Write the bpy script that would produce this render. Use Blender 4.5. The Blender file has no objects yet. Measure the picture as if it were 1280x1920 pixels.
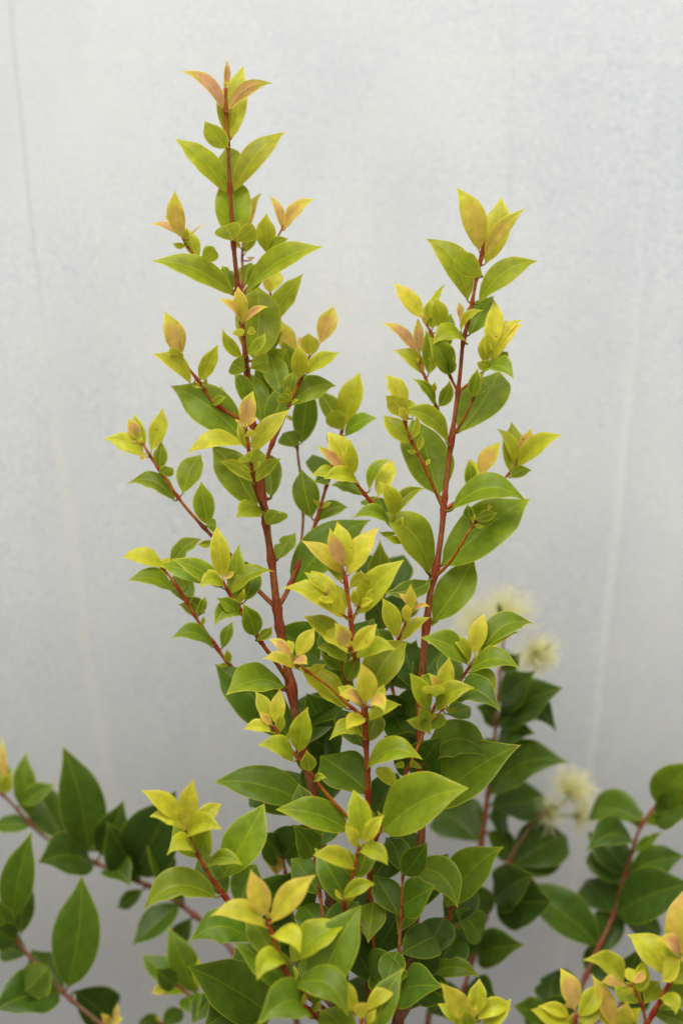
import bpy, math, random
from mathutils import Vector, noise
random.seed(7)
sc = bpy.context.scene

# ------------------------------------------------------------------ camera, sky, sun, exposure
PITCH = math.radians(10); DIST = 1.20; FPX = 3716.0
TGT = Vector((0, 0, 0.75))
FWD = Vector((0, math.cos(PITCH), -math.sin(PITCH)))
UP = Vector((0, math.sin(PITCH), math.cos(PITCH)))
RT = Vector((1, 0, 0))
CAM = TGT - FWD * DIST
cd = bpy.data.cameras.new('camera'); cam = bpy.data.objects.new('camera', cd)
sc.collection.objects.link(cam); sc.camera = cam
cam.location = CAM; cam.rotation_euler = (math.pi/2 - PITCH, 0, 0)
cd.sensor_fit = 'VERTICAL'; cd.sensor_height = 36; cd.lens = 36*FPX/1920
cd.clip_start = 0.05; cd.clip_end = 200
cd.dof.use_dof = True; cd.dof.focus_distance = DIST - 0.02; cd.dof.aperture_fstop = 2.8

w = bpy.data.worlds.new('World'); sc.world = w; w.use_nodes = True
nt = w.node_tree; bg = nt.nodes['Background']
sky = nt.nodes.new('ShaderNodeTexSky'); sky.sky_type = 'NISHITA'; sky.sun_disc = False
SUN_EL, SUN_AZ = math.radians(70), math.radians(200)      # azimuth clockwise from +Y: behind the camera, a little left
sky.sun_elevation = SUN_EL; sky.sun_rotation = SUN_AZ
sky.air_density = 1.0; sky.dust_density = 6.0; sky.ozone_density = 0.6
bg.inputs['Strength'].default_value = 0.12
hs_ = nt.nodes.new('ShaderNodeHueSaturation'); hs_.inputs['Saturation'].default_value = .35     # thin cloud: a whiter sky
nt.links.new(sky.outputs[0], hs_.inputs['Color']); nt.links.new(hs_.outputs[0], bg.inputs[0])
sl = bpy.data.lights.new('sun', 'SUN'); sl.energy = 1.5; sl.angle = math.radians(55); sl.color = (1, .965, .91)
so = bpy.data.objects.new('sun', sl); sc.collection.objects.link(so)
sd = Vector((math.sin(SUN_AZ)*math.cos(SUN_EL), math.cos(SUN_AZ)*math.cos(SUN_EL), math.sin(SUN_EL)))
so.rotation_euler = sd.to_track_quat('Z', 'Y').to_euler()
sc.view_settings.view_transform = 'Standard'; sc.view_settings.look = 'None'
sc.view_settings.exposure = 0.38; sc.view_settings.gamma = 1; sc.view_settings.use_curve_mapping = False
sc.cycles.max_bounces = 8; sc.cycles.transmission_bounces = 6

# ------------------------------------------------------------------ helpers
def px3(x, y, d=0.0):
    """photo position and depth (cm towards the camera from the plane of the shrub) -> place in the world"""
    k = DIST - d/100
    return CAM + FWD*k + RT*((x-640)/FPX*k) + UP*((960-y)/FPX*k)
def to_px(p):
    q = p - CAM; k = q.dot(FWD)
    return (640 + q.dot(RT)/k*FPX, 960 - q.dot(UP)/k*FPX, (DIST-k)*100)

def new_mat(name):
    m = bpy.data.materials.new(name); m.use_nodes = True
    t = m.node_tree; t.nodes.clear()
    return m, t, t.nodes, t.links
def math_node(N, L, op, a, b=None, c=None, clamp=False):
    n = N.new('ShaderNodeMath'); n.operation = op; n.use_clamp = clamp
    for i, v in enumerate((a, b, c)):
        if v is None: continue
        if isinstance(v, (int, float)): n.inputs[i].default_value = v
        else: L.new(v, n.inputs[i])
    return n.outputs[0]
def mixrgb(N, L, f, a, b, mode='MIX'):
    n = N.new('ShaderNodeMix'); n.data_type = 'RGBA'; n.blend_type = mode
    for s, v in ((n.inputs[0], f), (n.inputs[6], a), (n.inputs[7], b)):
        if isinstance(v, (int, float)): s.default_value = v
        elif isinstance(v, tuple): s.default_value = (*v[:3], 1)
        else: L.new(v, s)
    return n.outputs[2]
def attr(N, name):
    n = N.new('ShaderNodeAttribute'); n.attribute_name = name; return n

def leaf_material():
    m, t, N, L = new_mat('leaf_surface')
    col = attr(N, 'tint').outputs['Color']
    rim = attr(N, 'rimtint').outputs['Color']
    e = attr(N, 'edge').outputs['Fac']; mid = attr(N, 'mid').outputs['Fac']; along = attr(N, 'along').outputs['Fac']
    tc = N.new('ShaderNodeTexCoord')
    nz = N.new('ShaderNodeTexNoise'); nz.inputs['Scale'].default_value = 160; nz.inputs['Detail'].default_value = 4
    L.new(tc.outputs['Object'], nz.inputs['Vector'])
    nz2 = N.new('ShaderNodeTexNoise'); nz2.inputs['Scale'].default_value = 900; nz2.inputs['Detail'].default_value = 2
    L.new(tc.outputs['Object'], nz2.inputs['Vector'])
    # mottling
    mot = N.new('ShaderNodeMapRange'); mot.inputs[1].default_value = .3; mot.inputs[2].default_value = .7
    mot.inputs[3].default_value = .80; mot.inputs[4].default_value = 1.16
    L.new(nz.outputs['Fac'], mot.inputs[0])
    c1 = mixrgb(N, L, 1.0, col, (1, 1, 1), 'MULTIPLY')
    vm = N.new('ShaderNodeVectorMath'); vm.operation = 'SCALE'; L.new(c1, vm.inputs[0]); L.new(mot.outputs[0], vm.inputs['Scale'])
    c1 = vm.outputs[0]
    # side veins: fine stripes slanting from the midrib
    am = math_node(N, L, 'ABSOLUTE', mid)
    ph = math_node(N, L, 'MULTIPLY_ADD', along, 2.9, math_node(N, L, 'MULTIPLY', am, -2.0))
    ph = math_node(N, L, 'ADD', ph, math_node(N, L, 'MULTIPLY', nz.outputs['Fac'], 1.2))
    st = math_node(N, L, 'SINE', ph)
    st = math_node(N, L, 'POWER', math_node(N, L, 'MULTIPLY_ADD', st, .5, .5), 6.0)
    c2 = mixrgb(N, L, math_node(N, L, 'MULTIPLY', st, .09), c1, rim)
    # midrib
    mw = math_node(N, L, 'SUBTRACT', 1.0, math_node(N, L, 'DIVIDE', am, .62), clamp=True)
    c3 = mixrgb(N, L, math_node(N, L, 'MULTIPLY', mw, .58), c2, rim)
    # margin
    ew = math_node(N, L, 'SUBTRACT', 1.0, math_node(N, L, 'DIVIDE', e, .95), clamp=True)
    ew = math_node(N, L, 'POWER', ew, .7)
    c4 = mixrgb(N, L, math_node(N, L, 'MULTIPLY', ew, .9), c3, rim)
    # small brown flecks
    vo = N.new('ShaderNodeTexNoise'); vo.inputs['Scale'].default_value = 420; vo.inputs['Detail'].default_value = 1
    L.new(tc.outputs['Object'], vo.inputs['Vector'])
    fl = N.new('ShaderNodeMapRange'); fl.inputs[1].default_value = .77; fl.inputs[2].default_value = .81
    L.new(vo.outputs['Fac'], fl.inputs[0])
    c5 = mixrgb(N, L, math_node(N, L, 'MULTIPLY', fl.outputs[0], .7), c4, (.10, .05, .015))
    # underside: paler, duller
    geo = N.new('ShaderNodeNewGeometry')
    hs = N.new('ShaderNodeHueSaturation'); hs.inputs['Saturation'].default_value = 1.0; hs.inputs['Value'].default_value = 1.25
    L.new(c5, hs.inputs['Color'])
    pale = mixrgb(N, L, .10, hs.outputs[0], (.52, .50, .10))
    c6 = mixrgb(N, L, geo.outputs['Backfacing'], c5, pale)
    b = N.new('ShaderNodeBsdfPrincipled')
    L.new(c6, b.inputs['Base Color']); b.inputs['Roughness'].default_value = .42
    b.inputs['Specular IOR Level'].default_value = .22
    rg = mixrgb(N, L, geo.outputs['Backfacing'], (.36, .36, .36), (.55, .55, .55)); L.new(rg, b.inputs['Roughness'])
    tr = N.new('ShaderNodeBsdfTranslucent')
    tcol = N.new('ShaderNodeGamma'); tcol.inputs[1].default_value = .85; L.new(c6, tcol.inputs[0]); L.new(tcol.outputs[0], tr.inputs['Color'])
    bp = N.new('ShaderNodeBump'); bp.inputs['Strength'].default_value = .25; bp.inputs['Distance'].default_value = .0006
    hgt = math_node(N, L, 'ADD', math_node(N, L, 'MULTIPLY', nz2.outputs['Fac'], .25), math_node(N, L, 'MULTIPLY', st, -.10))
    hgt = math_node(N, L, 'ADD', hgt, math_node(N, L, 'MULTIPLY', mw, -1.0))
    L.new(hgt, bp.inputs['Height']); L.new(bp.outputs[0], b.inputs['Normal'])
    mx = N.new('ShaderNodeMixShader'); mx.inputs[0].default_value = .40
    L.new(b.outputs[0], mx.inputs[1]); L.new(tr.outputs[0], mx.inputs[2])
    o = N.new('ShaderNodeOutputMaterial'); L.new(mx.outputs[0], o.inputs[0])
    return m
def stem_material():
    m, t, N, L = new_mat('stem_bark')
    col = attr(N, 'tint').outputs['Color']
    tc = N.new('ShaderNodeTexCoord'); mp = N.new('ShaderNodeMapping'); mp.inputs['Scale'].default_value = (1, 1, .3)
    L.new(tc.outputs['Object'], mp.inputs[0])
    nz = N.new('ShaderNodeTexNoise'); nz.inputs['Scale'].default_value = 700; nz.inputs['Detail'].default_value = 5
    L.new(mp.outputs[0], nz.inputs['Vector'])
    mr = N.new('ShaderNodeMapRange'); mr.inputs[1].default_value = .3; mr.inputs[2].default_value = .75; mr.inputs[3].default_value = .6; mr.inputs[4].default_value = 1.45
    L.new(nz.outputs['Fac'], mr.inputs[0])
    vm = N.new('ShaderNodeVectorMath'); vm.operation = 'SCALE'; L.new(col, vm.inputs[0]); L.new(mr.outputs[0], vm.inputs['Scale'])
    b = N.new('ShaderNodeBsdfPrincipled'); L.new(vm.outputs[0], b.inputs['Base Color'])
    b.inputs['Roughness'].default_value = .5; b.inputs['Specular IOR Level'].default_value = .22
    bp = N.new('ShaderNodeBump'); bp.inputs['Strength'].default_value = .5; bp.inputs['Distance'].default_value = .0006
    L.new(nz.outputs['Fac'], bp.inputs['Height']); L.new(bp.outputs[0], b.inputs['Normal'])
    o = N.new('ShaderNodeOutputMaterial'); L.new(b.outputs[0], o.inputs[0])
    return m
def plain_material(name, col, rough=.6, transl=0.0):
    m, t, N, L = new_mat(name)
    b = N.new('ShaderNodeBsdfPrincipled'); b.inputs['Base Color'].default_value = (*col, 1); b.inputs['Roughness'].default_value = rough
    o = N.new('ShaderNodeOutputMaterial')
    if transl:
        tr = N.new('ShaderNodeBsdfTranslucent'); tr.inputs[0].default_value = (*col, 1)
        mx = N.new('ShaderNodeMixShader'); mx.inputs[0].default_value = transl
        L.new(b.outputs[0], mx.inputs[1]); L.new(tr.outputs[0], mx.inputs[2]); L.new(mx.outputs[0], o.inputs[0])
    else: L.new(b.outputs[0], o.inputs[0])
    return m

# ------------------------------------------------------------------ setting: painted sheet behind, soil below
BACK_Y = 0.24
def on_back(x, y):
    d = (RT*((x-640)/FPX) + UP*((960-y)/FPX) + FWD)
    return CAM + d*((BACK_Y - CAM.y)/d.y)
def lean(z):
    # curve added to dim the sheet downwards: overhanging low down, leaning away higher up
    K = [(0, -24), (.35, -24), (.55, -9), (.70, -1), (.90, 5), (1.10, 10), (1.75, 12)]
    def th(q):
        for (a, u), (b, v) in zip(K, K[1:]):
            if q <= b: return math.radians(u+(v-u)*(q-a)/(b-a))
        return 0
    n = 40; z0 = .62; st = (z-z0)/n
    return -.018 + sum(math.tan(th(z0+(i+.5)*st))*st for i in range(n))
def backdrop():
    m, t, N, L = new_mat('whitewashed_sheet')
    tc = N.new('ShaderNodeTexCoord'); obj = tc.outputs['Object']
    sp = N.new('ShaderNodeSeparateXYZ'); L.new(obj, sp.inputs[0])
    X, Z = sp.outputs['X'], sp.outputs['Z']
    def nz(scale, detail, rough=.5, stretch=None):
        n = N.new('ShaderNodeTexNoise'); n.inputs['Scale'].default_value = scale
        n.inputs['Detail'].default_value = detail; n.inputs['Roughness'].default_value = rough
        if stretch:
            mp = N.new('ShaderNodeMapping'); mp.inputs['Scale'].default_value = stretch; L.new(obj, mp.inputs[0]); L.new(mp.outputs[0], n.inputs['Vector'])
        else: L.new(obj, n.inputs['Vector'])
        return n.outputs['Fac']
    def rng(v, a, b, c=0., d=1.):
        r = N.new('ShaderNodeMapRange'); L.new(v, r.inputs[0])
        for i, q in enumerate((a, b, c, d)): r.inputs[i+1].default_value = q
        return r.outputs[0]
    fine = nz(680, 3, .75); big = nz(7, 3); med = nz(40, 4, .7, (1, 1, .6))
    white = (.80, .815, .795)
    blue = (0.434, 0.496, 0.620)
    # blue-grey flecks where the white wash is thin; thin patches are large and soft
    fl = math_node(N, L, 'MULTIPLY', rng(fine, .46, .64), rng(big, .30, .72, .35, 1.))
    c = mixrgb(N, L, math_node(N, L, 'MULTIPLY', fl, 1.0), white, blue)
    c = mixrgb(N, L, rng(med, .50, .78, 0, .35), c, (0.744, 0.744, 0.657))
    c = mixrgb(N, L, rng(nz(16, 2, .5, (1, 1, .35)), .45, .8, 0, .35), c, (0.570, 0.608, 0.645))
    # brushed white lines: vertical drip streaks and a broken horizontal band
    c = mixrgb(N, L, rng(nz(28, 2, .5, (1, 1, .05)), .60, .80, 0, .40), c, (0.781, 0.781, 0.725))
    z0 = on_back(640, 108).z
    wob = math_node(N, L, 'MULTIPLY_ADD', nz(9, 2), .012, -.006)
    dz = math_node(N, L, 'ABSOLUTE', math_node(N, L, 'ADD', math_node(N, L, 'SUBTRACT', Z, z0), wob))
    band = math_node(N, L, 'MULTIPLY', rng(dz, .0, .006, 1, 0), rng(nz(60, 3), .45, .62))
    c = mixrgb(N, L, math_node(N, L, 'MULTIPLY', band, .4), c, (0.843, 0.837, 0.756))
    # welded seams of the sheet
    def seam(a, b, half):
        p, q = on_back(*a), on_back(*b); k = (q.x-p.x)/(q.z-p.z)
        ln = math_node(N, L, 'SUBTRACT', X, math_node(N, L, 'MULTIPLY_ADD', math_node(N, L, 'SUBTRACT', Z, p.z), k, p.x))
        return math_node(N, L, 'ABSOLUTE', math_node(N, L, 'ADD', ln, math_node(N, L, 'MULTIPLY_ADD', nz(6, 1), .006, -.003))), ln
    s1, l1 = seam((20, 0), (92, 600), 1)
    s2, l2 = seam((92, 600), (195, 1400), 1)
    s3, l3 = seam((1190, 560), (1108, 1400), 1)
    s4, l4 = seam((955, 300), (935, 1100), 1)
    hi = rng(Z, on_back(0, 560).z-.05, on_back(0, 560).z+.05)
    c = mixrgb(N, L, math_node(N, L, 'MULTIPLY', rng(s1, .0, .0013, .38, 0), hi), c, (0.335, 0.335, 0.310))
    lo = rng(Z, on_back(0, 560).z-.02, on_back(0, 560).z-.10)
    c = mixrgb(N, L, math_node(N, L, 'MULTIPLY', rng(s2, .001, .005, .5, 0), lo), c, (0.818, 0.794, 0.744))
    c = mixrgb(N, L, math_node(N, L, 'MULTIPLY', rng(s3, .001, .004, .42, 0), rng(Z, on_back(0, 420).z, on_back(0, 900).z)), c, (0.893, 0.893, 0.856))
    c = mixrgb(N, L, rng(s4, .0, .002, .14, 0), c, (0.422, 0.422, 0.409))
    # shallow folds running down the sheet
    bp = N.new('ShaderNodeBump'); bp.inputs['Strength'].default_value = .35; bp.inputs['Distance'].default_value = .004
    h = math_node(N, L, 'ADD', nz(9, 1, .5, (1, 1, .12)), math_node(N, L, 'ADD', rng(s1, 0, .003, .25, 0), rng(s3, 0, .008, .4, 0)))
    L.new(h, bp.inputs['Height'])
    b = N.new('ShaderNodeBsdfPrincipled'); L.new(c, b.inputs['Base Color']); b.inputs['Roughness'].default_value = .75
    b.inputs['Specular IOR Level'].default_value = .2; L.new(bp.outputs[0], b.inputs['Normal'])
    o = N.new('ShaderNodeOutputMaterial'); L.new(b.outputs[0], o.inputs[0])
    nx, nz_ = 60, 70; vs = []; fs = []
    for side in (0, 1):
        for j in range(nz_+1):
            for i in range(nx+1):
                x = -1.6 + 3.2*i/nx; z = 0.0 + 1.75*j/nz_
                wv = .004*math.sin(x*7+1) + .003*math.sin(x*17+z*2) + .004*noise.noise(Vector((x*2, z*.8, 3)))
                cv = lean(z)
                vs.append((x, BACK_Y + cv + wv + side*.004, z))
    W = nx+1; off = W*(nz_+1)
    for j in range(nz_):
        for i in range(nx):
            a = j*W+i
            fs.append((a, a+1, a+W+1, a+W)); fs.append((off+a, off+a+W, off+a+W+1, off+a+1))
    for i in range(nx):
        fs.append((i, off+i, off+i+1, i+1)); t_ = nz_*W+i; fs.append((t_, t_+1, off+t_+1, off+t_))
    for j in range(nz_):
        a = j*W; fs.append((a, a+W, off+a+W, off+a)); a += nx; fs.append((a, off+a, off+a+W, a+W))
    me = bpy.data.meshes.new('backdrop'); me.from_pydata(vs, [], fs); me.materials.append(m)
    me.polygons.foreach_set('use_smooth', [True]*len(fs))
    ob = bpy.data.objects.new('backdrop', me); sc.collection.objects.link(ob)
    ob['kind'] = 'structure'; ob['label'] = 'whitewashed sheet with blue-grey flecks and pale seams behind the shrubs'
    return ob
backdrop()
def ground():
    m, t, N, L = new_mat('dark_soil')
    tc = N.new('ShaderNodeTexCoord'); n = N.new('ShaderNodeTexNoise'); n.inputs['Scale'].default_value = 60; n.inputs['Detail'].default_value = 8
    L.new(tc.outputs['Object'], n.inputs['Vector'])
    r = N.new('ShaderNodeValToRGB'); r.color_ramp.elements[0].color = (.07, .06, .05, 1); r.color_ramp.elements[1].color = (.24, .215, .18, 1)
    L.new(n.outputs['Fac'], r.inputs[0])
    b = N.new('ShaderNodeBsdfPrincipled'); L.new(r.outputs[0], b.inputs['Base Color']); b.inputs['Roughness'].default_value = .95
    bp = N.new('ShaderNodeBump'); bp.inputs['Distance'].default_value = .01; L.new(n.outputs['Fac'], bp.inputs['Height']); L.new(bp.outputs[0], b.inputs['Normal'])
    o = N.new('ShaderNodeOutputMaterial'); L.new(b.outputs[0], o.inputs[0])
    me = bpy.data.meshes.new('ground'); s = 12
    me.from_pydata([(-s, -s, -.02), (s, -s, -.02), (s, s, -.02), (-s, s, -.02)], [], [(0, 1, 2, 3)]); me.materials.append(m)
    ob = bpy.data.objects.new('ground', me); sc.collection.objects.link(ob); ob['kind'] = 'structure'
ground()

LEAF = leaf_material(); STEM = stem_material()

# ------------------------------------------------------------------ leaves and stems
RAMP = [(-.1, (.013, .030, .004)), (0, (.027, .058, .006)), (.12, (.056, .110, .009)), (.25, (.100, .185, .010)), (.4, (.165, .248, .010)),
        (.5, (.285, .355, .012)), (.58, (.39, .415, .015)), (.65, (.47, .47, .022)), (.75, (.60, .56, .035)), (.80, (.66, .57, .045)), (.87, (.70, .47, .080)), (.93, (.68, .33, .15)), (1.05, (.56, .19, .09))]
def ramp(a):
    a = max(-.1, min(1.04, a))
    for (a0, c0), (a1, c1) in zip(RAMP, RAMP[1:]):
        if a <= a1:
            k = (a-a0)/(a1-a0); return Vector(c0).lerp(Vector(c1), k)
def profile(t, wide=.93, blunt=.9):
    if t <= 0 or t >= 1: return 0.0
    s = math.sin(math.pi * t**wide)**blunt
    if t > .72: s *= 1 - .42*((t-.72)/.28)
    if t < .10: s *= .55+.45*t/.10
    return s
def build_mesh(name, vs, fs, mat, cols, extra=None, rim=None):
    me = bpy.data.meshes.new(name); me.from_pydata(vs, [], fs); me.materials.append(mat)
    me.polygons.foreach_set('use_smooth', [True]*len(fs))
    ca = me.color_attributes.new('tint', 'FLOAT_COLOR', 'POINT')
    ca.data.foreach_set('color', [q for c in cols for q in (c[0], c[1], c[2], 1)])
    if rim is not None:
        cr = me.color_attributes.new('rimtint', 'FLOAT_COLOR', 'POINT')
        cr.data.foreach_set('color', [q for c in rim for q in (c[0], c[1], c[2], 1)])
    for k, v in (extra or {}).items():
        at = me.attributes.new(k, 'FLOAT', 'POINT'); at.data.foreach_set('value', v)
    return me

class Stem:
    def __init__(s, pts, rads):
        s.P = []; s.R = []; s.young_tip = True
        n = len(pts)
        for i in range(n-1):
            p0 = pts[max(i-1, 0)]; p1 = pts[i]; p2 = pts[i+1]; p3 = pts[min(i+2, n-1)]
            seg = max(2, int((p2-p1).length/.0035))
            for j in range(seg):
                t = j/seg
                q = .5*((2*p1) + (p2-p0)*t + (2*p0-5*p1+4*p2-p3)*t*t + (3*p1-p0-3*p2+p3)*t**3)
                s.P.append(q); s.R.append(rads[i]+(rads[i+1]-rads[i])*t)
        s.P.append(pts[-1]); s.R.append(rads[-1])
        s.S = [to_px(p) for p in s.P]; s.nodes = []
    def near(s, x, y):
        return min(range(len(s.P)), key=lambda i: (s.S[i][0]-x)**2 + (s.S[i][1]-y)**2)
    def mesh(s, name, old):
        n = len(s.P); K = 9
        bul = [0.0]*n; red = [0.0]*n
        for i in s.nodes:
            for j in range(max(0, i-5), min(n, i+6)):
                dd = (s.P[j]-s.P[i]).length/max(s.R[i]*1.7, .0014)
                g = 1.35*math.exp(-dd*dd); bul[j] = max(bul[j], g); red[j] = max(red[j], math.exp(-dd*dd*.35))
        vs = []; cols = []
        up = None
        for i in range(n):
            t = (s.P[min(i+1, n-1)]-s.P[max(i-1, 0)]).normalized()
            if up is None: up = t.orthogonal().normalized()
            up = (up - t*up.dot(t)).normalized(); sd_ = t.cross(up)
            r = s.R[i]*(1+.32*bul[i])*(1+.06*noise.noise(s.P[i]*200))
            rp = s.R[i]/.000323
            base = Vector((.36, .150, .012)) if rp < 2.4 else Vector((.35, .105, .009)) if rp < 3.4 else Vector((.28, .075, .012))
            if rp > 7: base = base.lerp(Vector((.125, .066, .030)), min(1, max(0, (rp-7)/4)))
            base = base.lerp(Vector((.170, .105, .060)), min(1, old*1.5*(1-i/n)) if s.young_tip else min(1, old*1.15))
            base = base.lerp(Vector((.24, .016, .005)), min(1, red[i]*.85)*(1-old*.6))
            for k in range(K):
                a = 2*math.pi*k/K
                vs.append(s.P[i] + (up*math.cos(a)+sd_*math.sin(a))*r); cols.append(base)
        fs = [(i*K+k, i*K+(k+1) % K, (i+1)*K+(k+1) % K, (i+1)*K+k) for i in range(n-1) for k in range(K)]
        fs.append(tuple(range(K-1, -1, -1))); fs.append(tuple((n-1)*K+k for k in range(K)))
        return build_mesh(name, vs, fs, STEM, cols)

def leaf_mesh(B, T, wid, bend, roll, a, under, Q=None, r_pet=.0006, fold=None, curl=None, rnd=random, nibble=False):
    """B, T base and tip in the world; wid full width; bend sideways sag; roll about the midrib"""
    ch = T-B; Lh = max(ch.length, 1e-4)
    sx, sy = ch.dot(RT), ch.dot(UP); sl_ = math.hypot(sx, sy)
    if sl_ < 1e-5: sx, sy, sl_ = 0, 1, 1
    s_scr = (RT*sy - UP*sx)/sl_                     # right-hand side on the picture
    ndir = s_scr.cross(ch.normalized()).normalized()
    if curl is None: curl = rnd.uniform(.05, .15)
    M = (B+T)/2 + s_scr*bend*2
    hook = rnd.uniform(-.07, .07)*Lh; wide = rnd.uniform(.80, 1.02); blunt = rnd.uniform(.78, 1.0)
    brown = a < .6 and rnd.random() < .24; nib = nibble or (a < .5 and rnd.random() < .09)
    nc, ns = rnd.uniform(.35, .8), rnd.choice((-1, 1))
    N0 = ndir*math.cos(roll) + s_scr*math.sin(roll); N0 = -N0 if under else N0
    if fold is None: fold = math.radians(rnd.uniform(8, 16) if under else rnd.uniform(18, 34))
    tw = rnd.uniform(-.25, .25); wav = rnd.uniform(.0, .05); wp = rnd.uniform(0, 6.28); wf = rnd.uniform(1.5, 3.2)
    nu, nv = 20, 6
    vs = []; cols = []; rims = []; edge = []; mid = []; along = []
    Llen = Lh*1.06
    js = rnd.uniform(.9, 1.1); jg = rnd.uniform(.93, 1.07)
    asym = rnd.uniform(-.06, .06)
    for i in range(nu+1):
        t = i/nu
        c = B*(1-t)**2 + M*(2*t*(1-t)) + T*t*t
        tau = ((M-B)*(1-t) + (T-M)*t + (N0*curl*Lh*1.3 + s_scr*hook)*(1-3*t*t)).normalized()
        c = c + (N0*curl*Lh*2.6 + s_scr*hook*2)*(t-t**3)
        s0 = (s_scr - tau*s_scr.dot(tau)).normalized(); n0 = s0.cross(tau)
        ph = roll + tw*(t-.4)
        s1 = s0*math.cos(ph) - n0*math.sin(ph); n1 = n0*math.cos(ph) + s0*math.sin(ph)
        Nup = -n1 if under else n1
        h = max(profile(t, wide, blunt)*wid/2, .00018)
        for j in range(-nv, nv+1):
            v = j/nv; hh = h*(1+asym*(1 if v > 0 else -1))
            if nib and v*ns > 0: hh *= 1 - (.30+.12*math.sin(t*90))*math.exp(-((t-nc)/.07)**2)
            f = fold*(1-.35*t)
            off = s1*(v*hh*math.cos(f)) + Nup*(hh*math.sin(f)*(abs(v)**1.35) - hh*.20*abs(v)**4)
            off += Nup*(wid*wav*math.sin(wf*6.28*t+wp+(1.5 if v > 0 else 0))*v*v*math.sin(math.pi*t))
            vs.append(c+off)
            mm = abs(v)*h*1000
            la = a
            if a > .86: la = a - .16*max(0, (t-.62)/.38) - .05*abs(v)
            elif a > .42: la = a + .05*t - .09*(1-abs(v))*math.sin(math.pi*t) + .04*noise.noise((c+off)*60)
            elif a > .25: la = a + .03*t + .03*noise.noise((c+off)*50)
            col = ramp(la)
            if brown and t > .93: col = col.lerp(Vector((.10, .045, .018)), min(1, (t-.93)/.04))
            col = Vector((col.x*js, col.y*jg*js, col.z))
            cols.append(col)
            ra = (.62+.35*(a-.3)) if a < .8 else .80
            rc = ramp(min(.8, ra))*1.12; rc = rc.lerp(ramp(.45), max(0, min(.9, (.34-a)*2.6)))
            rims.append(rc.lerp(col, .15))
            edge.append((1-abs(v))*h*1000); mid.append(v*h*1000); along.append(t*Llen*1000)
    W = 2*nv+1; fs = []
    for i in range(nu):
        for j in range(W-1):
            a0 = i*W+j
            q = (a0, a0+1, a0+W+1, a0+W)
            fs.append(q)
    # orientation: upper surface = front face
    p0, p1, p2 = (Vector(vs[x]) for x in (8*W+nv, 8*W+nv+1, 9*W+nv+1))
    fn = (p1-p0).cross(p2-p1)
    mids = 8
    tau = (Vector(vs[9*W+nv])-Vector(vs[8*W+nv])).normalized(); s0 = (s_scr - tau*s_scr.dot(tau)).normalized(); n0 = s0.cross(tau)
    n1 = n0*math.cos(roll)+s0*math.sin(roll); Nup = -n1 if under else n1
    if fn.dot(Nup) < 0: fs = [q[::-1] for q in fs]
    # petiole
    if Q is not None:
        K = 6; n = 5; st = len(vs)
        tau0 = (M-B).normalized(); E = B + tau0*Lh*.05
        C = (B - tau0*(B-Q).length*.45)
        upv = tau0.orthogonal().normalized()
        for i in range(n+1):
            t = i/n; c = Q*(1-t)**2 + C*(2*t*(1-t)) + E*t*t
            tg = ((C-Q)*(1-t)+(E-C)*t)
            tg = tg.normalized() if tg.length > 1e-7 else tau0
            upv = (upv-tg*upv.dot(tg)).normalized(); sv = tg.cross(upv); r = r_pet*(1.25-.55*t)
            pc = Vector((.34, .15, .04)).lerp(ramp(a), .15+.75*t)
            for k in range(K):
                an = 2*math.pi*k/K; vs.append(c+(upv*math.cos(an)+sv*math.sin(an))*r); cols.append(pc); rims.append(pc)
                edge.append(5); mid.append(5); along.append(0)
        for i in range(n):
            for k in range(K):
                fs.append((st+i*K+k, st+i*K+(k+1) % K, st+(i+1)*K+(k+1) % K, st+(i+1)*K+k))
    return build_mesh('leaf', vs, fs, LEAF, cols, {'edge': edge, 'mid': mid, 'along': along}, rims)

def child(name, me, parent):
    o = bpy.data.objects.new(name, me); sc.collection.objects.link(o)
    o.parent = parent
    return o
def own_origin(me, c):
    for v in me.vertices: v.co -= c

WORLD = {}          # object -> world origin (all transforms are pure translations)
def place(name, me, parent, origin):
    own_origin(me, origin)
    o = bpy.data.objects.new(name, me); sc.collection.objects.link(o)
    o.parent = parent; o.location = origin - WORLD.get(parent, Vector((0, 0, 0))); WORLD[o] = origin
    return o
def shrub(label, x, y, d, group=None):
    p = px3(x, y, d); p.z = 0
    o = bpy.data.objects.new('shrub', None); sc.collection.objects.link(o); o.location = p; WORLD[o] = p
    o.empty_display_size = .1
    o['label'] = label; o['category'] = 'shrub'
    if group: o['group'] = group
    return o

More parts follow.
